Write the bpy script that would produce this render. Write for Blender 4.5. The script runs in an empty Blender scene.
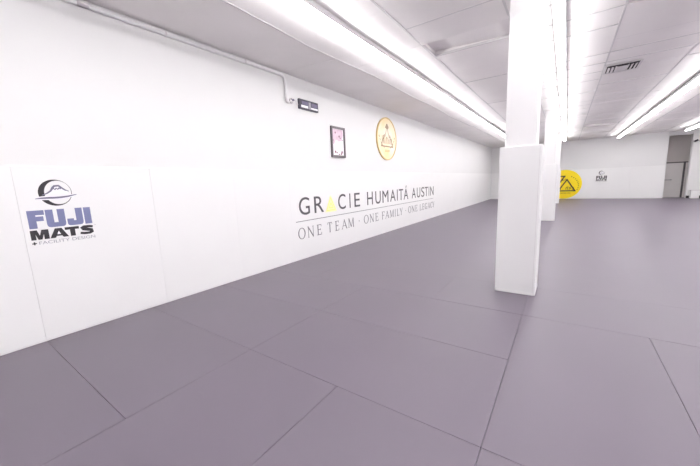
import bpy, bmesh, math, random
from mathutils import Vector, Matrix
random.seed(7)
SC = bpy.context.scene
COL = SC.collection

# ------------------------------------------------------------------ camera
YAW, PITCH, ROLL, FPX = 0.612, -0.159, -0.041, 307.2
fw = Vector((-math.sin(YAW)*math.cos(PITCH), math.cos(YAW)*math.cos(PITCH), math.sin(PITCH)))
rt0 = Vector((math.cos(YAW), math.sin(YAW), 0)); up0 = rt0.cross(fw)
rt = math.cos(ROLL)*rt0 + math.sin(ROLL)*up0
up = -math.sin(ROLL)*rt0 + math.cos(ROLL)*up0
cd = bpy.data.cameras.new('camera'); cam = bpy.data.objects.new('camera', cd); COL.objects.link(cam)
cam.matrix_world = Matrix(((rt.x, up.x, -fw.x, 4.303), (rt.y, up.y, -fw.y, 0.0), (rt.z, up.z, -fw.z, 1.475), (0, 0, 0, 1)))
cd.sensor_fit = 'HORIZONTAL'; cd.sensor_width = 36.0; cd.lens = FPX/700*36; cd.clip_start = 0.05; cd.clip_end = 100
SC.camera = cam

# ------------------------------------------------------------------ light and exposure
W = bpy.data.worlds.new('world'); SC.world = W; W.use_nodes = True
W.node_tree.nodes['Background'].inputs[0].default_value = (0.9, 0.93, 1, 1)
W.node_tree.nodes['Background'].inputs[1].default_value = 0.0
SC.view_settings.view_transform = 'Standard'; SC.view_settings.look = 'None'
SC.view_settings.exposure = 0.0; SC.view_settings.gamma = 1.0
SC.view_settings.use_curve_mapping = False
LAMP_STRENGTH = 25.5
LAMP_COLOUR = (1.0, 0.985, 0.985, 1)

H = 3.51            # ceiling height
YF = 23.6           # face of the wall pads on the far wall
PADH = 1.77

# ------------------------------------------------------------------ materials
def mat(name, col, rough=0.5, var=0.0, vscale=3.0, bump=0.0, bscale=60.0, metal=0.0, spec=0.5, emit=None, estr=0.0, col2=None):
    m = bpy.data.materials.new(name); m.use_nodes = True
    nt = m.node_tree; b = nt.nodes['Principled BSDF']
    b.inputs['Base Color'].default_value = (*col, 1); b.inputs['Roughness'].default_value = rough
    b.inputs['Metallic'].default_value = metal; b.inputs['Specular IOR Level'].default_value = spec
    tc = nt.nodes.new('ShaderNodeTexCoord')
    n = nt.nodes.new('ShaderNodeTexNoise'); n.inputs['Scale'].default_value = vscale; n.inputs['Detail'].default_value = 5
    nt.links.new(tc.outputs['Object'], n.inputs['Vector'])
    r = nt.nodes.new('ShaderNodeValToRGB')
    c2 = col2 if col2 else tuple(c*(1-var) for c in col)
    r.color_ramp.elements[0].position = 0.3; r.color_ramp.elements[0].color = (*c2, 1)
    r.color_ramp.elements[1].position = 0.7; r.color_ramp.elements[1].color = (*col, 1)
    nt.links.new(n.outputs['Fac'], r.inputs['Fac']); nt.links.new(r.outputs['Color'], b.inputs['Base Color'])
    if bump:
        n2 = nt.nodes.new('ShaderNodeTexNoise'); n2.inputs['Scale'].default_value = bscale; n2.inputs['Detail'].default_value = 3
        nt.links.new(tc.outputs['Object'], n2.inputs['Vector'])
        bp = nt.nodes.new('ShaderNodeBump'); bp.inputs['Strength'].default_value = bump; bp.inputs['Distance'].default_value = 0.01
        nt.links.new(n2.outputs['Fac'], bp.inputs['Height']); nt.links.new(bp.outputs['Normal'], b.inputs['Normal'])
    if emit:
        b.inputs['Emission Color'].default_value = emit; b.inputs['Emission Strength'].default_value = estr
    return m

M = {}
M['wall'] = mat('white wall paint', (0.785, 0.78, 0.779), 0.6, 0.02, 0.8, 0.05, 90)
M['pad'] = mat('white pad vinyl', (0.855, 0.85, 0.85), 0.42, 0.015, 1.5, 0.04, 40)
M['column'] = mat('white column paint', (0.84, 0.83, 0.835), 0.5, 0.02, 1.2, 0.05, 60)
M['mat'] = mat('grey mat vinyl', (0.150, 0.127, 0.162), 0.42, 0.05, 1.1, 0.12, 320, spec=0.5)
M['slab'] = mat('grey subfloor', (0.2, 0.17, 0.215), 0.7)
M['tile'] = mat('ceiling tile', (0.945, 0.915, 0.905), 0.8, 0.07, 0.9, 0.25, 140, spec=0.2)
M['tbar'] = mat('ceiling grid metal', (0.7, 0.68, 0.68), 0.5, 0.03, 2.0)
M['plenum'] = mat('dark plenum', (0.2, 0.18, 0.24), 0.8)
M['housing'] = mat('grey lamp housing', (0.33, 0.32, 0.34), 0.45, 0.04)
M['shadow'] = mat('dark lamp rail', (0.03, 0.028, 0.032), 0.6)  # near-black colour for the shadow lines painted along the lamps
M['lampwhite'] = mat('white lamp cap', (0.8, 0.8, 0.8), 0.4)
M['diffuser'] = mat('lit tube glass', (0.9, 0.9, 0.9), 0.3, emit=LAMP_COLOUR, estr=LAMP_STRENGTH)
M['black'] = mat('black print', (0.022, 0.018, 0.024), 0.5)
M['charcoal'] = mat('charcoal lettering', (0.075, 0.07, 0.08), 0.5)
M['greyline'] = mat('grey lettering', (0.17, 0.16, 0.18), 0.5)
M['violet'] = mat('violet blue print', (0.185, 0.20, 0.36), 0.5, 0.05, 12)
M['dullviolet'] = mat('dull violet print', (0.17, 0.16, 0.24), 0.5)
M['faintgrey'] = mat('light grey print', (0.36, 0.35, 0.40), 0.5)
M['whiteprint'] = mat('white print', (0.9, 0.89, 0.93), 0.45)
M['lemon'] = mat('lemon print', (0.93, 0.88, 0.25), 0.5)
M['palelemon'] = mat('pale lemon print', (0.95, 0.94, 0.5), 0.5)
M['yellow'] = mat('yellow print', (0.97, 0.74, 0.0), 0.5, 0.03, 4)
M['darkyellow'] = mat('olive print', (0.13, 0.09, 0.01), 0.5)
M['gold'] = mat('gold plaque face', (0.93, 0.68, 0.28), 0.35, 0.0, 1.6, metal=0.0, col2=(0.92, 0.84, 0.72))
M['goldrim'] = mat('gold rim', (0.72, 0.52, 0.22), 0.3, 0.1, 5, metal=0.3)
M['brown'] = mat('brown relief', (0.42, 0.29, 0.17), 0.5)
M['frame'] = mat('dark picture frame', (0.12, 0.10, 0.11), 0.4, 0.1, 20)
M['picpaper'] = mat('pink and white print', (0.74, 0.60, 0.68), 0.5, 0.0, 9.0, col2=(0.60, 0.42, 0.52))
M['plum'] = mat('plum print', (0.25, 0.10, 0.16), 0.5)
M['timer'] = mat('dark timer housing', (0.05, 0.045, 0.07), 0.4)
M['timerface'] = mat('purple timer face', (0.16, 0.14, 0.24), 0.35, 0.2, 20)
M['vent'] = mat('vent enamel', (0.72, 0.69, 0.70), 0.4)
M['dark'] = mat('dark void', (0.02, 0.018, 0.02), 0.8)
M['recess'] = mat('taupe recess paint', (0.62, 0.58, 0.56), 0.6, 0.06, 1.5, 0.05, 50)
M['door'] = mat('door paint', (0.74, 0.71, 0.695), 0.45, 0.04, 2)
M['doorframe'] = mat('door frame metal', (0.13, 0.12, 0.125), 0.4, 0.1, 6)
M['steel'] = mat('brushed steel', (0.4, 0.39, 0.4), 0.35, 0.1, 20, metal=0.8)
M['baseboard'] = mat('black baseboard', (0.02, 0.018, 0.02), 0.5)

# ------------------------------------------------------------------ mesh helpers
def box(bm, a, b):
    xs, ys, zs = zip(a, b)
    v = [bm.verts.new((x, y, z)) for x in (min(xs), max(xs)) for y in (min(ys), max(ys)) for z in (min(zs), max(zs))]
    for f in ((0, 1, 3, 2), (4, 6, 7, 5), (0, 4, 5, 1), (2, 3, 7, 6), (0, 2, 6, 4), (1, 5, 7, 3)):
        bm.faces.new([v[i] for i in f])

def tube(bm, pts, r, n=10, cap=True):
    pts = [Vector(p) for p in pts]; rings = []
    for i, p in enumerate(pts):
        d = (pts[min(i+1, len(pts)-1)]-pts[max(i-1, 0)]).normalized()
        a = Vector((1, 0, 0)) if abs(d.x) < 0.9 else Vector((0, 1, 0))
        u = d.cross(a).normalized(); w = d.cross(u)
        rings.append([bm.verts.new(p+r*(math.cos(2*math.pi*k/n)*u+math.sin(2*math.pi*k/n)*w)) for k in range(n)])
    for r0, r1 in zip(rings, rings[1:]):
        for k in range(n):
            bm.faces.new((r0[k], r0[(k+1) % n], r1[(k+1) % n], r1[k]))
    if cap:
        bm.faces.new(rings[0][::-1]); bm.faces.new(rings[-1])

def obj(name, bm, m, parent=None, bevel=0, smooth=False, seg=2):
    bmesh.ops.recalc_face_normals(bm, faces=bm.faces)
    me = bpy.data.meshes.new(name); bm.to_mesh(me); bm.free(); me.materials.append(m)
    o = bpy.data.objects.new(name, me); COL.objects.link(o)
    if parent is not None: o.parent = parent
    if bevel:
        md = o.modifiers.new('bevel', 'BEVEL'); md.width = bevel; md.segments = seg; md.limit_method = 'ANGLE'
    if smooth or bevel:
        for p in me.polygons: p.use_smooth = smooth
    return o

def boxo(name, a, b, m, parent=None, bevel=0, seg=2):
    bm = bmesh.new(); box(bm, a, b); return obj(name, bm, m, parent, bevel, seg=seg)

def thing(name, label, cat, group=None, loc=(0, 0, 0)):
    o = bpy.data.objects.new(name, None); COL.objects.link(o); o.location = loc; o.empty_display_size = 0.1
    return tag(o, label, cat, group)

def tag(o, label, cat, group=None):
    o['label'] = label; o['category'] = cat
    if group: o['group'] = group
    return o

def struct(o): o['kind'] = 'structure'; return o

def copy_tree(o, dloc=None, label=None):
    c = o.copy(); COL.objects.link(c)
    if dloc is not None: c.location = Vector(o.location)+Vector(dloc)
    if label: c['label'] = label
    for ch in list(o.children):
        d = copy_child(ch); d.parent = c
    return c
def copy_child(ch):
    d = ch.copy(); COL.objects.link(d)
    for g in ch.children:
        e = copy_child(g); e.parent = d
    return d

# flat printed shapes: plane 'L' = left wall (u -> y, v -> z, facing +x); plane 'F' = far wall (u -> x, v -> z, facing -y)
def P(plane, u, v, d):
    return (d, u, v) if plane == 'L' else (u, YF-d, v)

def solid(bm, plane, pts, d0, d1):
    a = [bm.verts.new(P(plane, u, v, d0)) for u, v in pts]; b = [bm.verts.new(P(plane, u, v, d1)) for u, v in pts]
    n = len(pts)
    bm.faces.new(a[::-1]); bm.faces.new(b)
    for i in range(n): bm.faces.new((a[i], a[(i+1) % n], b[(i+1) % n], b[i]))

def stroke(bm, plane, pts, w, d0, d1):
    pts = [Vector((p[0], p[1])) for p in pts]
    ws = w if isinstance(w, (list, tuple)) else [w]*len(pts)
    L, R = [], []
    for i, p in enumerate(pts):
        t = (pts[min(i+1, len(pts)-1)]-pts[max(i-1, 0)]).normalized(); n = Vector((-t.y, t.x))
        L.append(p+n*ws[i]/2); R.append(p-n*ws[i]/2)
    quads = len(pts)-1
    va = [[bm.verts.new(P(plane, q.x, q.y, d)) for q in (L[i], R[i]) for d in (d0, d1)] for i in range(len(pts))]
    for i in range(quads):
        a, b = va[i], va[i+1]          # L0 L1 R0 R1
        for f in ((a[0], b[0], b[1], a[1]), (a[2], a[3], b[3], b[2]), (a[1], b[1], b[3], a[3]), (a[0], a[2], b[2], b[0])): bm.faces.new(f)
    bm.faces.new((va[0][0], va[0][1], va[0][3], va[0][2])); bm.faces.new((va[-1][0], va[-1][2], va[-1][3], va[-1][1]))

def ring(bm, plane, co, ro, ci, ri, d0, d1, n=64, a0=0, a1=2*math.pi):
    full = abs(a1-a0-2*math.pi) < 1e-6; k = n if full else n+1
    A = []
    for i in range(k):
        t = a0+(a1-a0)*i/n; c, s = math.cos(t), math.sin(t)
        o = (co[0]+ro[0]*c, co[1]+ro[1]*s); q = (ci[0]+ri[0]*c, ci[1]+ri[1]*s)
        A.append([bm.verts.new(P(plane, *o, d0)), bm.verts.new(P(plane, *o, d1)), bm.verts.new(P(plane, *q, d0)), bm.verts.new(P(plane, *q, d1))])
    for i in range(n):
        a, b = A[i], A[(i+1) % k]
        for f in ((a[0], b[0], b[1], a[1]), (a[2], a[3], b[3], b[2]), (a[1], b[1], b[3], a[3]), (a[0], a[2], b[2], b[0])): bm.faces.new(f)
    if not full:
        for a in (A[0], A[-1]): bm.faces.new((a[0], a[1], a[3], a[2]))

def disc(bm, plane, c, r, d0, d1, n=64):
    solid(bm, plane, [(c[0]+r*math.cos(2*math.pi*i/n), c[1]+r*math.sin(2*math.pi*i/n)) for i in range(n)], d0, d1)

def font_bm(bm, plane, text, u0, u1, v0, v1, d0, d1, ref=None, offset=0.0):
    """text from Blender's built-in font, fitted into the rectangle; ref = string whose height fills v0..v1"""
    def raw(t):
        cu = bpy.data.curves.new('t', 'FONT'); cu.body = t; cu.offset = offset; cu.resolution_u = 6
        o = bpy.data.objects.new('t', cu); COL.objects.link(o); bpy.context.view_layer.update()
        me = bpy.data.meshes.new_from_object(o.evaluated_get(bpy.context.evaluated_depsgraph_get()))
        vs = [v.co.copy() for v in me.vertices]; ps = [list(p.vertices) for p in me.polygons]
        bpy.data.objects.remove(o); bpy.data.curves.remove(cu); bpy.data.meshes.remove(me)
        return vs, ps
    vs, ps = raw(text); rv = raw(ref)[0] if ref else vs
    x0, x1 = min(v.x for v in vs), max(v.x for v in vs); y0, y1 = min(v.y for v in rv), max(v.y for v in rv)
    t = bmesh.new()
    tv = [t.verts.new((u0+(v.x-x0)/(x1-x0)*(u1-u0), v0+(v.y-y0)/(y1-y0)*(v1-v0), 0)) for v in vs]
    for p in ps:
        try: t.faces.new([tv[i] for i in p])
        except ValueError: pass
    bmesh.ops.remove_doubles(t, verts=t.verts, dist=1e-5)
    r = bmesh.ops.extrude_face_region(t, geom=list(t.faces))
    for g in r['geom']:
        if isinstance(g, bmesh.types.BMVert): g.co.z = 1
    base = {v: bm.verts.new(P(plane, v.co.x, v.co.y, d1 if v.co.z > .5 else d0)) for v in t.verts}
    for f in t.faces:
        try: bm.faces.new([base[v] for v in f.verts])
        except ValueError: pass
    t.free()

# ================================================================== SETTING
struct(boxo('floor', (-0.3, -5.2, -0.2), (12.8, 26.0, -0.042), M['slab']))
struct(boxo('wall_left', (-0.2, -5.2, -0.042), (-0.02, 26.0, H+0.3), M['wall']))
struct(boxo('wall_right', (12.5, -5.2, -0.042), (12.7, 26.0, H+0.3), M['wall']))
struct(boxo('wall_back', (-0.04, -5.2, -0.042), (12.5, -5.0, H+0.3), M['wall']))
struct(boxo('wall_far', (-0.02, YF+0.02, -0.042), (8.70, YF+0.2, H+0.3), M['wall'], bevel=0.004))
# recess with the grey door at the far right
struct(boxo('wall_recess', (8.4, 24.4, -0.042), (12.5, 24.55, H+0.3), M['recess']))
struct(boxo('wall_recess_side', (9.80, YF+0.3, -0.042), (9.95, 24.4, H+0.3), M['recess']))
struct(boxo('wall_recess_header', (8.70, YF+0.1, 3.30), (9.60, YF+0.28, H+0.1), M['wall']))
bm = bmesh.new(); box(bm, (9.57, YF, -0.042), (12.5, YF+0.3, 2.90))
struct(obj('wall_far_right', bm, M['wall'], bevel=0.05, seg=4))
struct(boxo('wall_far_upper', (9.80, YF+0.5, 2.7), (12.5, YF+0.6, H+0.1), M['wall']))
struct(boxo('trim_1', (9.575, YF+0.02, 2.8), (9.80, YF+0.28, H), M['wall'], bevel=0.004))
struct(boxo('baseboard_far_right', (9.58, YF-0.02, 0.0), (12.5, YF-0.002, 0.13), M['baseboard']))
struct(boxo('baseboard_recess', (8.72, 24.375, 0.0), (9.80, 24.398, 0.09), M['baseboard']))

# ceiling: sagging grid of tiles --------------------------------------------------
GX = [0.0-0.02, 1.19, 2.39, 3.585, 4.79, 5.96, 7.16, 8.35, 9.55, 10.75, 11.95, 12.5]
GY = [4.22+0.5975*k for k in range(-16, 37)]
GY[0] = -5.05
rs = random.Random(3)
hz = {}
for i, x in enumerate(GX):
    for j, y in enumerate(GY):
        s = rs.uniform(-0.006, 0.004)
        if i == 1 and y < 13: s -= 0.055+0.018*math.sin(y*1.9+0.6)+0.012*math.sin(y*0.7)
        if i in (0, len(GX)-1): s = 0
        hz[i, j] = H+s
bm = bmesh.new()
raised = {(2, 17): 0.085, (4, 17): 0.07, (4, 37): 0.08}
plen = []
for i in range(len(GX)-1):
    for j in range(len(GY)-1):
        if GY[j] > 25.3: continue
        lift = raised.get((i, j), 0.0)
        gy = 0.0 if i == 0 else (0.0006 if i == 1 else 0.0015)
        x0, x1, y0, y1 = GX[i]+0.003, GX[i+1]-0.003, GY[j]+gy, GY[j+1]-gy
        if i == 0: x0 = GX[0]
        if i == 0 and j == 16: y0 += 0.008
        dz = rs.uniform(-0.004, 0.004) if i else 0
        tilt = rs.uniform(-0.008, 0.004) if (rs.random() < .35 and i) else 0
        zz = [hz[i, j]+dz, hz[i+1, j]+dz, hz[i+1, j+1]+dz+tilt, hz[i, j+1]+dz+tilt]
        c = [(x0, y0), (x1, y0), (x1, y1), (x0, y1)]
        if lift:
            up_ = [zz[0]+lift, zz[1]+lift*.3, zz[2]+lift*.3, zz[3]+lift]
            for k in range(4):
                q = (k+1) % 4
                bm.faces.new([bm.verts.new((*c[k], zz[k])), bm.verts.new((*c[q], zz[q])), bm.verts.new((*c[q], up_[q])), bm.verts.new((*c[k], up_[k]))])
            zz = up_
        lo = [bm.verts.new((*c[k], zz[k])) for k in range(4)]; hi = [bm.verts.new((*c[k], zz[k]+0.016)) for k in range(4)]
        bm.faces.new(lo); bm.faces.new(hi)
        for k in range(4): bm.faces.new((lo[k], lo[(k+1) % 4], hi[(k+1) % 4], hi[k]))
struct(obj('ceiling', bm, M['tile']))
struct(boxo('ceiling_deck', (-0.2, -5.2, H+0.28), (12.7, 26.0, H+0.4), M['plenum']))
# grid bars
bm = bmesh.new()
def bar(p, q, w, h):
    p, q = Vector(p), Vector(q); d = (q-p).normalized(); n = Vector((-d.y, d.x, 0))*w/2
    a = [p-n, p+n, q+n, q-n]
    lo = [bm.verts.new(v-Vector((0, 0, h))) for v in a]; hi = [bm.verts.new(v+Vector((0, 0, 0.03))) for v in a]
    bm.faces.new(lo); bm.faces.new(hi)
    for k in range(4): bm.faces.new((lo[k], lo[(k+1) % 4], hi[(k+1) % 4], hi[k]))
for i in range(1, len(GX)-1):
    for j in range(len(GY)-1):
        bar((GX[i], GY[j], hz[i, j]), (GX[i], GY[j+1], hz[i, j+1]), 0.024, 0.007)
struct(obj('trim_2', bm, M['tbar']))
bm = bmesh.new()
for j in range(1, len(GY)-1):
    for i in range(2, len(GX)-1):
        if rs.random() < 0.55 and (i, j) not in ((2, 17), (2, 18), (4, 17), (4, 18)): continue
        bar((GX[i], GY[j], hz[i, j]-0.001), (GX[i+1], GY[j], hz[i+1, j]-0.001), 0.022, 0.003)
struct(obj('trim_3', bm, M['tbar']))
# ================================================================== FLOOR MATS (1 m x 2 m, each its own)
def floor_mat(x0, x1, y0, y1, label, group=None):
    g = random.uniform(0.0008, 0.0022)
    if y0 > 3.2: g = 0.0008 if y0 < 4 else 0.0003
    o = boxo('floor_mat', (-(x1-x0)/2+g, -(y1-y0)/2+g, -0.041), ((x1-x0)/2-g, (y1-y0)/2-g, 0), M['mat'], bevel=0.003 if y0 < 3.2 else (0.0015 if y0 < 4 else 0))
    o.location = ((x0+x1)/2, (y0+y1)/2, 0)
    return tag(o, label, 'floor mat', group)
Y0 = 0.61
G1 = 'grey floor mats with visible seams near the camera'
named = [
 (-0.0, 2, Y0-1, Y0, 'dark grey floor mat in the bottom left corner of the photo'),
 (0, 2, Y0, Y0+1, 'dark grey floor mat along the wall below the black and violet mountain logo'),
 (2, 3, Y0-1, Y0+1, 'dark grey floor mat at the bottom edge, right of the corner mat'),
 (3, 4, Y0-1, Y0+1, 'dark grey floor mat at the bottom centre, left of the long seam'),
 (4, 5, Y0-1, Y0+1, 'dark grey floor mat along the bottom edge, right of the long seam'),
 (0, 2, Y0+1, Y0+2, 'dark grey floor mat along the left wall, just beyond the mat below the logo'),
 (2, 4, Y0+1, Y0+2, 'dark grey floor mat in the middle foreground, wide, left of the long seam'),
 (2, 4, Y0+2, Y0+3, 'dark grey floor mat directly in front of the near white column, left of the seam'),
 (4, 5, Y0+1, Y0+3, 'large dark grey floor mat in the right foreground in front of the near column'),
 (5, 6, Y0+1, Y0+3, 'dark grey floor mat at the right edge of the foreground, beyond the slanting seam'),
 (0, 2, Y0+2, Y0+3, 'dark grey floor mat along the left wall, nearest the start of the lettering'),
]
for a in named: floor_mat(*a[:4], a[4], G1)
used = [(a[0], a[1], a[2], a[3]) for a in named]
# the rest of the floor, laid in staggered rows and told apart by row and place
ORD = ['first', 'second', 'third', 'fourth', 'fifth', 'sixth', 'seventh', 'eighth', 'ninth', 'tenth', 'eleventh', 'twelfth', 'thirteenth', 'fourteenth', 'fifteenth', 'sixteenth', 'seventeenth', 'eighteenth', 'nineteenth', 'twentieth']
def in_view(pts, m=600):
    ok = False; X = []; Y = []
    for p in pts:
        v = Vector(p)-Vector((4.303, 0, 1.475)); d = v.dot(fw)
        if d < 0.2: continue
        X.append(350+FPX*v.dot(rt)/d); Y.append(233-FPX*v.dot(up)/d)
    return bool(X) and max(X) > -m and min(X) < 700+m and max(Y) > -m and min(Y) < 466+m
G2 = 'floor mats from the near column to the far wall'
for k in range(3, 23):
    ya, yb = Y0+k, Y0+k+1
    if k == 22: yb = YF
    xs = [0, 2, 4, 6, 8, 10, 12.4] if k % 2 == 0 else [0, 1, 3, 4, 5, 7, 9, 11, 12.4]
    if k == 3: xs = [0, 1, 3, 4, 6, 8, 10, 12.4]
    for n_, (xa, xb) in enumerate(zip(xs, xs[1:])):
        if not in_view([(xa, ya, 0), (xb, ya, 0), (xa, yb, 0), (xb, yb, 0)]): continue
        if k == 3: lab = 'grey floor mat, %s from the lettered wall in the row at the near column' % ORD[n_]
        else: lab = 'grey floor mat, %s from left wall in %s row past the near column' % (ORD[n_], ORD[k-4])
        floor_mat(xa, xb, ya, yb, lab, G2)
for n_, (xa, xb) in enumerate(((6, 8), (8, 10), (10, 12.4))):
    for k in (-1, 1): floor_mat(xa, xb, Y0+k, Y0+k+2, 'grey floor mat beyond the right photo edge, %s one out, %s row' % (ORD[n_], 'closer' if k < 0 else 'farther'), G2)
floor_mat(5, 6, Y0-1, Y0+1, 'grey floor mat beyond the bottom right corner of the photo', G2)
floor_mat(8.72, 9.78, YF+0.002, 24.37, 'dark grey floor mat on the floor of the door recess')

# ================================================================== WALL PADS
def fuji_logo(plane, parent, ou, ov=0.0, faded=False):
    """black and violet logo; local u measured from 0.65 .. 1.155 as on the left wall"""
    U = lambda u: u+ou
    blk, vio = (M['black'], M['charcoal']) if faded else (M['black'], M['violet'])
    lg = bpy.data.objects.new('printed_logo', None); COL.objects.link(lg); lg.parent = parent
    lg['label'] = 'black and violet round mountain logo over lettering'
    c = (U(0.893), 1.506)
    bm = bmesh.new(); ring(bm, plane, c, (0.129, 0.133), (U(0.914), 1.508), (0.104, 0.120), 0.0002, 0.0012)
    obj('emblem_ring', bm, blk, lg)
    bm = bmesh.new()
    solid(bm, plane, [(U(a), b) for a, b in ((.808, 1.488), (.845, 1.515), (.872, 1.545), (.885, 1.572), (.93, 1.575), (.955, 1.548), (.99, 1.52), (.99, 1.49))], 0.0013, 0.0016)
    obj('emblem_fill', bm, M['whiteprint'], lg)
    bm = bmesh.new()
    stroke(bm, plane, [(U(a), b) for a, b in ((.79, 1.486), (.83, 1.503), (.86, 1.527), (.876, 1.556), (.892, 1.574), (.925, 1.577), (.945, 1.556), (.97, 1.532), (1.0, 1.517))], [.007, .012, .015, .018, .019, .018, .016, .013, .005], 0.0017, 0.0022)
    stroke(bm, plane, [(U(a), b) for a, b in ((.872, 1.542), (.884, 1.551), (.893, 1.538), (.905, 1.552), (.915, 1.540), (.926, 1.552), (.94, 1.545))], .013, 0.0017, 0.0022)
    obj('mountain', bm, M['dullviolet'], lg)
    bm = bmesh.new()
    sw = [(.735, 1.452), (.78, 1.456), (.83, 1.457), (.88, 1.456), (.93, 1.458), (.99, 1.466), (1.058, 1.482)]
    stroke(bm, plane, [(U(a), b) for a, b in sw], [.012, .036, .042, .042, .040, .034, .012], 0.0023, 0.0026)
    obj('swoosh_outline', bm, M['whiteprint'], lg)
    bm = bmesh.new()
    stroke(bm, plane, [(U(a), b) for a, b in sw], [.006, .014, .018, .018, .018, .015, .006], 0.0028, 0.0034)
    obj('swoosh', bm, M['dullviolet'], lg)
    # FUJI block letters
    z0, z1 = 1.159, 1.338; h = z1-z0
    Z = lambda t: z0+h*t
    bm = bmesh.new()
    solid(bm, plane, [(U(a), Z(b)) for a, b in ((.655, 0), (.713, 0), (.713, .40), (.768, .40), (.768, .66), (.713, .66), (.713, .74), (.778, .74), (.778, 1), (.655, 1))], 0.0002, 0.0014); obj('letter', bm, vio, lg)
    bm = bmesh.new()
    solid(bm, plane, [(U(a), Z(b)) for a, b in ((.786, 1), (.786, .2), (.79, .08), (.80, .02), (.815, 0), (.905, 0), (.92, .02), (.93, .08), (.934, .2), (.934, 1), (.876, 1), (.876, .26), (.844, .26), (.844, 1))], 0.0002, 0.0014); obj('letter', bm, vio, lg)
    bm = bmesh.new()
    solid(bm, plane, [(U(a), Z(b)) for a, b in ((.946, .40), (.946, .12), (.952, .04), (.966, 0), (1.05, 0), (1.066, .03), (1.075, .1), (1.078, .2), (1.078, 1), (1.020, 1), (1.020, .28), (1.0, .28), (1.0, .40))], 0.0002, 0.0014); obj('letter', bm, vio, lg)
    bm = bmesh.new()
    solid(bm, plane, [(U(a), Z(b)) for a, b in ((1.09, 0), (1.15, 0), (1.15, 1), (1.09, 1))], 0.0002, 0.0014); obj('letter', bm, vio, lg)
    # MATS
    z0, z1 = 1.046, 1.143; h = z1-z0
    bm = bmesh.new()
    solid(bm, plane, [(U(a), Z2(b, z0, h)) for a, b in ((.652, 0), (.688, 0), (.688, .55), (.703, 0), (.731, 0), (.748, .55), (.748, 0), (.786, 0), (.786, 1), (.735, 1), (.718, .42), (.702, 1), (.652, 1))], 0.0002, 0.0014); obj('letter', bm, blk, lg)
    bm = bmesh.new()
    solid(bm, plane, [(U(a), Z2(b, z0, h)) for a, b in ((.790, 0), (.832, 0), (.841, .18), (.884, .18), (.893, 0), (.936, 0), (.888, 1), (.836, 1))], 0.0002, 0.0014)
    obj('letter', bm, blk, lg)
    bm = bmesh.new(); solid(bm, plane, [(U(a), Z2(b, z0, h)) for a, b in ((.848, .36), (.877, .36), (.862, .72))], 0.0015, 0.0019); obj('letter_hole', bm, M['whiteprint'], lg)
    bm = bmesh.new()
    solid(bm, plane, [(U(a), Z2(b, z0, h)) for a, b in ((.952, 0), (.993, 0), (.993, .72), (1.028, .72), (1.028, 1), (.912, 1), (.912, .72), (.952, .72))], 0.0002, 0.0014); obj('letter', bm, blk, lg)
    bm = bmesh.new()
    pts = [(1.148, .80), (1.12, .86), (1.07, .87), (1.052, .76), (1.062, .62), (1.10, .53), (1.135, .42), (1.138, .25), (1.115, .13), (1.07, .13), (1.034, .2)]
    stroke(bm, plane, [(U(a), Z2(b, z0, h)) for a, b in pts], [.024, .026, .026, .030, .034, .036, .034, .030, .026, .026, .024], 0.0002, 0.0014); obj('letter', bm, blk, lg)
    # + FACILITY DESIGN
    bm = bmesh.new()
    solid(bm, plane, [(U(a), b) for a, b in ((.652, 1.007), (.664, 1.007), (.664, .997), (.674, .997), (.674, 1.007), (.686, 1.007), (.686, 1.017), (.674, 1.017), (.674, 1.028), (.664, 1.028), (.664, 1.017), (.652, 1.017))], 0.0002, 0.0014)
    obj('plus_sign', bm, blk, lg)
    bm = bmesh.new(); font_bm(bm, plane, 'FACILITY DESIGN', U(.702), U(1.155), .996, 1.028, 0.0002, 0.0012)
    obj('tagline', bm, M['faintgrey'] if not faded else M['greyline'], lg)
    bm = bmesh.new(); font_bm(bm, plane, 'TM', U(1.162), U(1.178), 1.134, 1.143, 0.0002, 0.0012); obj('trademark', bm, M['faintgrey'], lg)
    return lg
def Z2(b, z0, h): return z0+h*b

PW = 1.193
def pad_L(k, label, group=None):
    y0 = Y0+PW*k; y1 = y0+PW
    y1 = min(y1, YF)
    bm = bmesh.new(); box(bm, (-0.02, y0+0.0004, 0.0008), (0, y1-0.0004, PADH))
    if group == 'E':
        pass
    return y0, y1, bm
WORD = ORD
plain = 'white vinyl wall pad on the long left wall with no visible seams'
for k in range(-2, 20):
    y0, y1, bm = pad_L(k, plain)
    if k == 0:
        t = thing('wall_pad', 'white wall pad printed with the black and violet mountain logo, left wall', 'wall pad', 'white wall pads on the left wall')
        obj('pad', bm, M['pad'], t, bevel=0.003); fuji_logo('L', t, 0.0)
        continue
    o = obj('wall_pad', bm, M['pad'], None, bevel=0.002 if k < 2 else 0)
    lab = {-1: 'blank white wall pad at the left photo edge, beside the mountain logo pad', 1: 'blank white wall pad directly right of the mountain logo pad',
           2: 'blank white wall pad ending just left of the start of the dark lettering'}.get(k)
    if k == -2: lab = 'blank white wall pad just outside the left edge of the photo'
    if lab is None: lab = 'white wall pad, %s to the right of the left wall logo pad' % WORD[k-1]
    tag(o, lab, 'wall pad', 'white wall pads on the left wall')
xsF = [0.002, 1.24, 2.48, 3.72, 4.96, 6.2-0.3, 7.3, 8.70]
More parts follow.
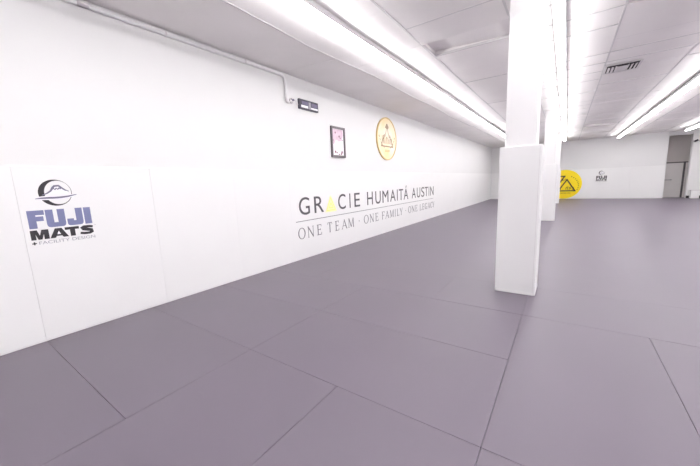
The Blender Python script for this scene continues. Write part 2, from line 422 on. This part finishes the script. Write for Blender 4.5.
for i, (xa, xb) in enumerate(zip(xsF, xsF[1:])):
    bm = bmesh.new(); box(bm, (xa+0.0012, YF, 0.0008), (xb-0.0012, YF+0.02, PADH))
    if i == 5:
        pass
    if i == 4: lab = 'white wall pad on the far wall under the right half of the yellow round sign'
    if i == 5:
        lab = 'white far wall pad between the small dark logo pad and the recess'
    lab = ['white far wall pad in the far left corner of the room', 'white far wall pad second from the left corner', 'white far wall pad hidden behind the near column',
           'white far wall pad behind the left half of the yellow round sign', 'white far wall pad behind the right edge of the yellow round sign', 'white far wall pad printed with the small dark mountain logo', 'blank white far wall pad ending at the door recess'][i]
    if i == 5:
        # print of this pad begins left of its middle
        t = thing('wall_pad', lab, 'wall pad', 'white wall pads on the far wall')
        obj('pad', bm, M['pad'], t, bevel=0.003); fuji_logo('F', t, 5.12, faded=True)
    else:
        tag(obj('wall_pad', bm, M['pad'], None, bevel=0.003), lab, 'wall pad', 'white wall pads on the far wall')

# ================================================================== COLUMNS
def column(y, label, x0=3.61, x1=4.065):
    t = thing('support_column', label, 'column', 'padded white columns in a row')
    boxo('shaft', (x0+0.05, y+0.05, 0.0), (x1-0.07, y+0.42, H+0.02), M['column'], t, bevel=0.006)
    bm = bmesh.new()
    a, b, c, d = (x0, y), (x1, y), (x1, y+0.47), (x0, y+0.47)
    box(bm, (x0, y, 0.001), (x1, y+0.47, 1.84))
    p = obj('pad_wrap', bm, M['pad'], t, bevel=0.012, seg=3)
    bm = bmesh.new(); box(bm, (x1-0.028, y-0.0022, 0.03), (x1-0.024, y+0.001, 1.81))
    obj('wrap_seam', bm, M['vent'], p)
    bm = bmesh.new(); box(bm, (x0+0.02, y-0.004, 0.004), (x1-0.02, y+0.0, 0.034)); box(bm, (x1, y+0.02, 0.004), (x1+0.003, y+0.45, 0.034))
    obj('bottom_hem', bm, M['pad'], p, bevel=0.002)
    return t
column(4.27, 'white square column with padded lower half, nearest to the camera')
column(11.97, 'white padded column second in the row, partly behind the nearest column', 3.61, 4.065)
column(19.6, 'white padded column farthest away, thin sliver before the yellow round sign', 3.61, 4.065)

# ================================================================== STRIP LIGHTS
def make_light():
    t = thing('ceiling_light', 'x', 'ceiling light', 'x')
    L = 2.436
    bm = bmesh.new(); box(bm, (-0.035, 0.003, -0.012), (0.035, L-0.003, 0.0)); obj('contact_shadow_strip', bm, M['shadow'], t)  # dark strip painted in as the contact shadow against the ceiling
    bm = bmesh.new(); prof = [(-0.035, -0.0125), (-0.061, -0.098), (-0.061, -0.105), (0.061, -0.105), (0.061, -0.098), (0.035, -0.0125)]
    r0 = [bm.verts.new((a, 0.003, b)) for a, b in prof]; r1 = [bm.verts.new((a, L-0.003, b)) for a, b in prof]
    for k in range(6): bm.faces.new((r0[k], r0[(k+1) % 6], r1[(k+1) % 6], r1[k]))
    bm.faces.new(r0[::-1]); bm.faces.new(r1); obj('housing', bm, M['lampwhite'], t)
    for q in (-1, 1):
        bm = bmesh.new(); box(bm, (q*0.0612, 0.003, -0.108), (q*0.0630, L-0.003, -0.099)); obj('lip_shadow_strip', bm, M['shadow'], t)  # near-black strips added in place of the lip's shadow on the ceiling
    for s in (-0.037, 0.037):
        bm = bmesh.new(); tube(bm, [(s, 0.026, -0.15), (s, L-0.026, -0.15)], 0.019, 12); obj('fluorescent_tube', bm, M['diffuser'], t, smooth=True)
    for ya, yb in ((0.004, 0.025), (L-0.025, L-0.004)):
        for s in (-0.037, 0.037):
            bm = bmesh.new(); box(bm, (s-0.014, ya, -0.171), (s+0.014, yb, -0.1052)); obj('lamp_holder', bm, M['steel'], t, bevel=0.003)
    return t
L0 = make_light(); first = True
rows = [('row over the lettered left wall', 1.86, 4.20, -3, 7), ('row passing behind the near column', 4.125, 6.88, -4, 6), ('row right of the columns', 6.53, 5.6, -4, 6),
        ('short row by the door recess', 8.95, 4.9, -4, 6), ('row outside the right edge', 11.3, 4.9, -4, 6)]
words = ['first', 'second', 'third', 'fourth', 'fifth', 'sixth', 'seventh', 'eighth', 'ninth', 'tenth', 'eleventh']
for name, x, yj, k0, k1 in rows:
    cnt = k1-k0+1
    for k in range(k0, k1+1):
        y = yj+2.436*k
        if y < -4.9 or y+2.436 > 23.5: continue
        o = L0 if first else copy_tree(L0)
        first = False
        o.location = (x, y, H-0.009)
        idx = sum(1 for q in range(k+1, k1+1) if yj+2.436*q+2.436 <= 23.5)
        o['label'] = 'strip light, ' + words[idx] + ' from the far wall in the ' + name
        o['group'] = 'fluorescent strip lights in the ' + name

# ================================================================== AIR VENT
t = thing('air_vent', 'square white ceiling air vent with dark louvres, right of the columns', 'air vent')
vx0, vx1, vy0, vy1, vz = 4.80, 5.345, 8.02, 8.62, H-0.012
bm = bmesh.new()
for a, b in (((vx0, vy0), (vx1, vy0+0.035)), ((vx0, vy1-0.035), (vx1, vy1)), ((vx0, vy0+0.035), (vx0+0.035, vy1-0.035)), ((vx1-0.035, vy0+0.035), (vx1, vy1-0.035))):
    box(bm, (*a, vz-0.012), (*b, vz))
obj('frame', bm, M['vent'], t, bevel=0.003)
boxo('duct_opening', (vx0+0.025, vy0+0.025, vz-0.001), (vx1-0.03, vy1-0.03, vz), M['dark'], t)
def slat(p, q, w, lean):
    bm = bmesh.new(); p, q = Vector(p), Vector(q)
    v = [p, q, q+Vector(lean), p+Vector(lean)]
    a = [bm.verts.new(s) for s in v]; b = [bm.verts.new(s+Vector((0, 0, -0.003))) for s in v]
    bm.faces.new(a); bm.faces.new(b[::-1])
    for k in range(4): bm.faces.new((a[k], a[(k+1) % 4], b[(k+1) % 4], b[k]))
    obj('slat', bm, M['vent'], t)
for k in range(3):
    x = vx0+0.055+k*0.058
    slat((x, vy0+0.16, vz-0.003), (x, vy1-0.04, vz-0.003), 0, (0.034, 0, -0.012))
    x = vx1-0.055-k*0.058
    slat((x, vy0+0.16, vz-0.003), (x, vy1-0.04, vz-0.003), 0, (-0.034, 0, -0.012))
for k in range(8):
    y = vy0+0.21+k*0.045
    slat((vx0+0.205, y, vz-0.003), (vx1-0.205, y, vz-0.003), 0, (0, 0.036, -0.012))

# ================================================================== LEFT WALL OBJECTS
WX = -0.02
t = thing('conduit_pipe', 'thin white conduit pipe along the top of the left wall, bending down', 'pipe')
bm = bmesh.new()
pts = [(WX+0.030, 0.3+0.4*k, 3.452) for k in range(10)]+[(WX+0.030, 4.12, 3.452), (WX+0.030, 4.19, 3.443), (WX+0.030, 4.235, 3.415), (WX+0.030, 4.258, 3.37), (WX+0.030, 4.262, 3.30), (WX+0.030, 4.262, 3.04)]
tube(bm, pts, 0.026, 12); obj('pipe', bm, M['pad'], t, smooth=True)
bm = bmesh.new(); tube(bm, [(WX+0.030, 1.33, 3.455), (WX+0.030, 1.43, 3.455)], 0.029, 12); obj('coupling', bm, M['vent'], t, smooth=True)
bm = bmesh.new(); tube(bm, [(WX+0.030, 4.262, 3.06), (WX+0.030, 4.262, 3.03), (WX+0.030, 4.275, 3.015), (WX+0.030, 4.32, 3.008)], 0.027, 12); obj('elbow', bm, M['vent'], t, smooth=True)
for y in (2.2, 3.4):
    bm = bmesh.new(); box(bm, (WX+0.001, y, 3.43), (WX+0.058, y+0.02, 3.482)); obj('strap', bm, M['vent'], t, bevel=0.003)

t = thing('junction_box', 'small round white wall socket beside the dark wall timer', 'socket')
bm = bmesh.new(); tube(bm, [(WX, 4.41, 3.055), (WX+0.03, 4.41, 3.055)], 0.052, 24); obj('cover', bm, M['vent'], t, bevel=0.004)
bm = bmesh.new(); tube(bm, [(WX+0.03, 4.385, 3.075), (WX+0.036, 4.385, 3.075)], 0.013, 10); tube(bm, [(WX+0.03, 4.40, 3.025), (WX+0.036, 4.40, 3.025)], 0.011, 10); obj('socket_hole', bm, M['greyline'], t)
bm = bmesh.new(); tube(bm, [(WX+0.03, 4.43, 3.065), (WX+0.05, 4.43, 3.065)], 0.02, 10); obj('plug', bm, M['dullviolet'], t)
tag(obj('power_cord', (lambda b: (tube(b, [(WX+0.05, 4.45, 3.065), (WX+0.05, 4.485, 3.055), (WX+0.03, 4.51, 3.03), (WX+0.012, 4.545, 3.02), (WX+0.012, 4.584, 3.02)], 0.006, 8), b)[1])(bmesh.new()), M['vent'], None, smooth=True), 'short pale cord between the round socket and the dark timer', 'cord')

t = thing('wall_timer', 'dark rectangular digital timer mounted high on the left wall', 'timer')
ta, tb, tc_, td = 4.585, 5.14, 2.945, 3.13
bm = bmesh.new(); box(bm, (WX, ta, tc_), (WX+0.045, tb, td)); obj('housing', bm, M['timer'], t, bevel=0.006)
bm = bmesh.new(); box(bm, (WX+0.0455, ta+0.07, tc_+0.085), (WX+0.048, ta+0.25, td-0.035)); obj('display', bm, M['timerface'], t)
bm = bmesh.new(); box(bm, (WX+0.0455, ta+0.345, tc_+0.075), (WX+0.048, tb-0.03, td-0.04)); obj('display', bm, M['timerface'], t)
bm = bmesh.new(); box(bm, (WX+0.0455, ta+0.05, tc_+0.03), (WX+0.048, ta+0.245, tc_+0.075)); obj('white_strip', bm, M['whiteprint'], t)
bm = bmesh.new(); box(bm, (WX+0.0455, ta+0.33, tc_+0.03), (WX+0.048, tb-0.02, tc_+0.062)); obj('white_strip', bm, M['whiteprint'], t)
bm = bmesh.new(); box(bm, (WX+0.0455, ta+0.262, tc_+0.025), (WX+0.049, ta+0.325, td-0.03)); obj('centre_panel', bm, M['faintgrey'], t)

# framed picture
t = thing('framed_picture', 'dark framed pink and white picture on the left wall', 'picture')
pa, pb, pc, pd = 5.555, 6.07, 2.08, 2.75
bm = bmesh.new(); fwid = 0.045
for a, b in (((pa, pc), (pb, pc+fwid)), ((pa, pd-fwid), (pb, pd)), ((pa, pc+fwid), (pa+fwid, pd-fwid)), ((pb-fwid, pc+fwid), (pb, pd-fwid))):
    box(bm, (WX+0.001, *a), (WX+0.04, *b))
obj('frame', bm, M['frame'], t, bevel=0.004)
bm = bmesh.new(); box(bm, (WX+0.001, pa+fwid, pc+fwid), (WX+0.015, pb-fwid, pd-fwid)); pic = obj('print', bm, M['whiteprint'], t)
D0, D1 = WX+0.0152, WX+0.0162
bm = bmesh.new()
solid(bm, 'L', [(5.60, 2.70), (6.0, 2.70), (6.01, 2.58), (5.97, 2.47), (5.84, 2.43), (5.74, 2.47), (5.66, 2.36), (5.60, 2.40)], D0, D1); obj('picture_patch', bm, M['picpaper'], pic)
bm = bmesh.new()
for u, v, r in ((5.72, 2.62, .022), (5.86, 2.545, .026), (5.9, 2.51, .016), (5.63, 2.45, .018), (5.98, 2.47, .014), (5.70, 2.20, .03), (5.76, 2.185, .02), (5.95, 2.20, .03), (5.92, 2.16, .024), (5.84, 2.15, .018)):
    disc(bm, 'L', (u, v), r, D1+0.0002, D1+0.001, 14)
obj('picture_spots', bm, M['plum'], pic)

# gold round plaque
t = thing('round_plaque', 'round gold plaque with a raised emblem high on the left wall', 'plaque')
cy, cz, R0 = 8.16, 2.70, 0.592
bm = bmesh.new(); disc(bm, 'L', (cy, cz), R0-0.01, WX+0.001, WX+0.03, 72); obj('face', bm, M['gold'], t)
bm = bmesh.new(); ring(bm, 'L', (cy, cz), (R0, R0), (cy, cz), (R0-0.03, R0-0.03), WX+0.001, WX+0.042, 72); obj('rim', bm, M['goldrim'], t)
D0, D1 = WX+0.0305, WX+0.038
bm = bmesh.new()
stroke(bm, 'L', [(cy-0.36, cz-0.21), (cy+0.36, cz-0.21)], 0.035, D0, D1)
stroke(bm, 'L', [(cy-0.36, cz-0.21), (cy-0.16, cz+0.12)], 0.022, D0, D1)
stroke(bm, 'L', [(cy+0.36, cz-0.21), (cy+0.16, cz+0.12)], 0.022, D0, D1)
stroke(bm, 'L', [(cy-0.02, cz+0.30), (cy-0.12, cz+0.05)], 0.012, D0, D1)
stroke(bm, 'L', [(cy+0.02, cz+0.30), (cy+0.12, cz+0.05)], 0.012, D0, D1)
obj('emblem_triangle', bm, M['brown'], t)
bm = bmesh.new()
solid(bm, 'L', [(cy-0.11, cz+0.30), (cy-0.02, cz+0.42), (cy+0.03, cz+0.41), (cy+0.10, cz+0.33), (cy+0.06, cz+0.27), (cy-0.03, cz+0.29)], D0, D1)
obj('emblem_peak', bm, M['brown'], t)
bm = bmesh.new(); rr = random.Random(5)
for k in range(9):
    u = cy-0.30+k*0.072; s = 0.03
    stroke(bm, 'L', [(u, cz-0.14), (u+rr.uniform(-s, s), cz-0.02), (u+rr.uniform(-s, s), cz+0.06+rr.uniform(-.03, .03))], 0.014, D0, D1)
for sgn in (-1, 1):
    for k in range(5):
        a = math.radians(200+k*12) if sgn < 0 else math.radians(-20-k*12)
        u, v = cy+0.47*math.cos(a), cz+0.47*math.sin(a)+.18
        stroke(bm, 'L', [(u, v), (u+0.03*sgn, v+0.05)], 0.018, D0, D1)
obj('emblem_figures', bm, M['brown'], t)
bm = bmesh.new()
for k in range(5): stroke(bm, 'L', [(cy-0.13+k*0.06, cz-0.36), (cy-0.10+k*0.06, cz-0.30)], 0.016, D0, D1)
obj('emblem_caption', bm, M['goldrim'], t)

# lettering on the pads -----------------------------------------------------------
t = thing('wall_lettering', 'large dark lettering with a yellow triangle across the left wall pads', 'lettering')
d0, d1 = 0.0003, 0.003
row1 = [('G', 4.41, 4.725), ('R', 4.867, 5.175), ('C', 5.704, 6.0), ('I', 6.163, 6.204), ('E', 6.376, 6.629), ('H', 6.985, 7.279), ('U', 7.42, 7.721), ('M', 7.826, 8.188),
        ('A', 8.302, 8.66), ('I', 8.762, 8.812), ('T', 8.90, 9.209), ('Á', 9.254, 9.604), ('A', 9.90, 10.24), ('U', 10.347, 10.649), ('S', 10.75, 11.051), ('T', 11.10, 11.413), ('I', 11.50, 11.55), ('N', 11.67, 12.03)]
for ch, a, b in row1:
    bm = bmesh.new(); font_bm(bm, 'L', ch, a, b, 0.893, 1.24, d0, d1, ref='H', offset=0.0); obj('letter', bm, M['charcoal'], t)
bm = bmesh.new(); solid(bm, 'L', [(5.226, 0.872), (5.63, 0.872), (5.445, 1.225), (5.41, 1.225)], d0, d1); tri = obj('triangle_letter', bm, M['palelemon'], t); tri['label'] = 'yellow triangle standing for a letter'
bm = bmesh.new()
for a, b in (((5.27, .91), (5.428, 1.19)), ((5.428, 1.19), (5.587, .91)), ((5.27, .91), (5.587, .91)), ((5.35, .96), (5.43, 1.07)), ((5.43, 1.07), (5.51, .96)), ((5.35, .96), (5.51, .96))):
    stroke(bm, 'L', [a, b], 0.018, d1+0.0002, d1+0.001)
obj('triangle_lines', bm, M['lemon'], tri)
bm = bmesh.new(); box(bm, (d0, 4.302, 0.763), (d1, 12.0, 0.775)); obj('underline', bm, M['greyline'], t)

def serif(bm, ch, a, b, z0, z1, d0, d1):
    w, h = b-a, z1-z0; S = h*0.115; T = h*0.055; sv = h*0.04
    X = lambda u: a+u*w
    Zf = lambda v: z0+v*h
    def q(u0, v0, u1, v1, wd): stroke(bm, 'L', [(X(u0), Zf(v0)), (X(u1), Zf(v1))], wd, d0, d1)
    def foot(u, v, e=0.10): stroke(bm, 'L', [(X(u)-e*h, Zf(v)+(sv/2 if v < .5 else -sv/2)), (X(u)+e*h, Zf(v)+(sv/2 if v < .5 else -sv/2))], sv, d0, d1)
    if ch == 'O': ring(bm, 'L', (X(.5), Zf(.5)), (w/2, h/2*1.03), (X(.5), Zf(.5)), (w/2-S, h/2-T*.7), d0, d1, 36)
    if ch in 'CG':
        ring(bm, 'L', (X(.52), Zf(.5)), (w/2, h/2*1.03), (X(.56), Zf(.5)), (w/2-S, h/2-T*.7), d0, d1, 30, math.radians(42), math.radians(318))
        q(.90, .98, .90, .74, T)
        if ch == 'C': q(.90, .02, .90, .2, T*.6)
        else: q(.88, .05, .88, .42, S); foot(.88, .42001+.0, .1) if False else stroke(bm, 'L', [(X(.66), Zf(.42)), (X(1.06), Zf(.42))], sv, d0, d1)
    if ch == 'I': q(.5, 0, .5, 1, S); foot(.5, 0); foot(.5, 1)
    if ch == 'T': q(.5, 0, .5, 1, S); foot(.5, 0); q(0, .975, 1, .975, T); q(.03, 1, .03, .78, T*.8); q(.97, 1, .97, .78, T*.8)
    if ch in 'EFL':
        q(.22, 0, .22, 1, S); foot(.22, 0 if ch != 'L' else 1, .10)
        if ch in 'EF': q(.0, .975, .95, .975, T); q(.93, 1, .93, .8, T*.8); q(.22, .52, .75, .52, T); q(.75, .62, .75, .42, T*.8)
        if ch in 'EL': q(.0, .025, 1, .025, T); q(.98, 0, .98, .24, T*.8)
    if ch == 'N': q(.15, 0, .15, 1, T); q(.85, 0, .85, 1, T); q(.12, 1, .86, 0, S); foot(.15, 0, .1); foot(.85, 1, .1); foot(.08, 1, .07)
    if ch == 'M': q(.13, 0, .16, 1, T); q(.86, 0, .84, 1, S); q(.16, 1, .5, .05, S); q(.5, .05, .84, 1, T); foot(.13, 0, .09); foot(.86, 0, .11); foot(.12, 1, .06); foot(.88, 1, .06)
    if ch == 'A': q(.12, 0, .52, 1, T); q(.48, 1, .88, 0, S); q(.25, .34, .75, .34, T); foot(.12, 0, .09); foot(.88, 0, .11)
    if ch == 'Y': q(.5, 0, .5, .45, S); q(.5, .42, .12, 1, S*.9); q(.5, .42, .88, 1, T); foot(.5, 0, .1); foot(.12, 1, .1); foot(.88, 1, .08)
    if ch == '.': disc(bm, 'L', (X(.5), Zf(.5)), h*0.07, d0, d1, 12)
row2 = [('O', 4.342, 4.55), ('N', 4.61, 4.82), ('E', 4.91, 5.06), ('T', 5.275, 5.43), ('E', 5.55, 5.69), ('A', 5.79, 6.03), ('M', 6.06, 6.33), ('.', 6.53, 6.59), ('O', 6.79, 7.025),
        ('N', 7.085, 7.31), ('E', 7.39, 7.555), ('F', 7.764, 7.93), ('A', 7.965, 8.22), ('M', 8.25, 8.53), ('I', 8.585, 8.655), ('L', 8.74, 8.90), ('Y', 8.94, 9.165), ('.', 9.36, 9.42),
        ('O', 9.60, 9.824), ('N', 9.884, 10.128), ('E', 10.20, 10.38), ('L', 10.60, 10.77), ('E', 10.85, 11.02), ('G', 11.10, 11.34), ('A', 11.40, 11.64), ('C', 11.69, 11.89), ('Y', 11.91, 12.13)]
for ch, a, b in row2:
    bm = bmesh.new(); serif(bm, ch, a, b, 0.412, 0.637, d0, d1); obj('serif_letter' if ch != '.' else 'separator_dot', bm, M['greyline'], t)

# ================================================================== FAR WALL SIGN (round, yellow)
t = thing('round_sign', 'large yellow round sign with black triangles low on the far wall', 'sign')
sx, sz, sr = 4.235, 0.895, 0.89
bm = bmesh.new(); disc(bm, 'F', (sx, sz), sr, 0.0006, 0.006, 80); obj('sign_face', bm, M['yellow'], t)
e0, e1 = 0.0062, 0.009
def tri_outline(bm, pts, w):
    n = len(pts)
    cx = sum(p[0] for p in pts)/n; cz_ = sum(p[1] for p in pts)/n
    inner = []
    for i in range(n):
        p0, p1, p2 = Vector(pts[i-1]), Vector(pts[i]), Vector(pts[(i+1) % n])
        d1_, d2_ = (p0-p1).normalized(), (p2-p1).normalized(); bis = (d1_+d2_).normalized()
        s = math.sin(math.acos(max(-1, min(1, d1_.dot(d2_))))/2)
        inner.append(p1+bis*w/s)
    for i in range(n):
        j = (i+1) % n
        solid(bm, 'F', [pts[i], pts[j], tuple(inner[j]), tuple(inner[i])], e0, e1)
bm = bmesh.new()
b0, b1, ap = sx-0.62, sx+0.62, 1.60
for tp in ([(sx-0.35, 0.455), (b1, 0.455), (sx+0.13, 1.24)], [(b0, 0.455), (sx-0.38, 0.455), (sx-0.52, 0.80)], [(sx-0.45, 1.42), (sx+0.06, 1.42), (sx-0.38, 0.70)]):
    bm = bmesh.new(); tri_outline(bm, tp, 0.065); obj('triangle_mark', bm, M['black'], t)
bm = bmesh.new(); rr = random.Random(11)
for cx_, cz_ in ((sx+0.27, .70), (sx-0.34, .68)):
    bm = bmesh.new()
    for k in range(5):
        u = cx_-0.17+k*0.085; v = cz_-0.08+rr.uniform(-.03, .05)
        stroke(bm, 'F', [(u, v-.06), (u+rr.uniform(-.05, .05), v+.04), (u+rr.uniform(.0, .08), v+.12)], 0.032, e0, e1)
    obj('figure_mark', bm, M['darkyellow'], t)
bm = bmesh.new()
for k in range(6):
    u = sx-0.16+0.06*k; stroke(bm, 'F', [(u, 1.10+rr.uniform(-.03, .03)), (u+0.03, 1.20+rr.uniform(-.04, .04))], 0.03, e0, e1)
obj('figure_mark', bm, M['darkyellow'], t)
bm = bmesh.new()
for k in range(9):                                  # arc of small letters round the right side
    a = math.radians(62-k*10.5); u, v = sx+0.02+0.70*math.cos(a), 0.80+0.62*math.sin(a)
    stroke(bm, 'F', [(u-.025, v-.02), (u+.03, v+.02)], 0.034, e0, e1)
for k in range(10): stroke(bm, 'F', [(sx-0.33+0.07*k, .35), (sx-0.29+0.07*k, .35)], 0.045, e0, e1)
obj('small_lettering', bm, M['darkyellow'], t)

# ================================================================== RECESS: door, security camera, box
t = bpy.data.objects.new('door_1', None); COL.objects.link(t); t.location = (0, 0, 0); t['kind'] = 'structure'
ry = 24.4
bm = bmesh.new(); box(bm, (8.649, ry-0.05, 0), (9.509, ry-0.012, 1.866)); dl = obj('door_leaf', bm, M['door'], t, bevel=0.004)
bm = bmesh.new(); box(bm, (9.513, ry-0.07, 0), (9.586, ry-0.002, 1.934)); box(bm, (8.455, ry-0.07, 1.871), (9.77, ry-0.002, 1.929)); box(bm, (9.692, ry-0.07, 0), (9.765, ry-0.002, 1.871)); obj('door_frame', bm, M['doorframe'], t)
bm = bmesh.new(); box(bm, (9.586, ry-0.045, 0), (9.692, ry-0.01, 1.871)); obj('side_panel', bm, M['door'], t)
bm = bmesh.new(); box(bm, (8.697, ry-0.11, 0.948), (9.112, ry-0.07, 0.987)); box(bm, (8.716, ry-0.08, 0.939), (8.765, ry-0.05, 0.997)); box(bm, (9.054, ry-0.08, 0.939), (9.103, ry-0.05, 0.997)); obj('push_bar', bm, M['steel'], dl, bevel=0.004)

t = thing('security_camera', 'small dark camera on the white post beside the door recess', 'security camera')
bm = bmesh.new(); tube(bm, [(9.60, YF-0.16, 2.90), (9.72, YF-0.10, 2.96)], 0.045, 14); obj('camera_body', bm, M['black'], t)
bm = bmesh.new(); tube(bm, [(9.72, YF-0.10, 2.96), (9.74, YF+0.02, 3.0)], 0.018, 10); obj('bracket', bm, M['vent'], t)
bm = bmesh.new(); tube(bm, [(9.595, YF-0.1625, 2.8975), (9.602, YF-0.159, 2.901)], 0.03, 14); obj('lens', bm, M['steel'], t)
t = thing('wall_box', 'low white box on the floor at the far right wall', 'box')
bm = bmesh.new(); box(bm, (9.69, YF-0.30, 0.0005), (9.99, YF-0.025, 0.40)); obj('body', bm, M['pad'], t, bevel=0.01)
bm = bmesh.new(); box(bm, (9.67, YF-0.31, 0.40), (10.01, YF-0.025, 0.425)); obj('lid', bm, M['vent'], t, bevel=0.004)
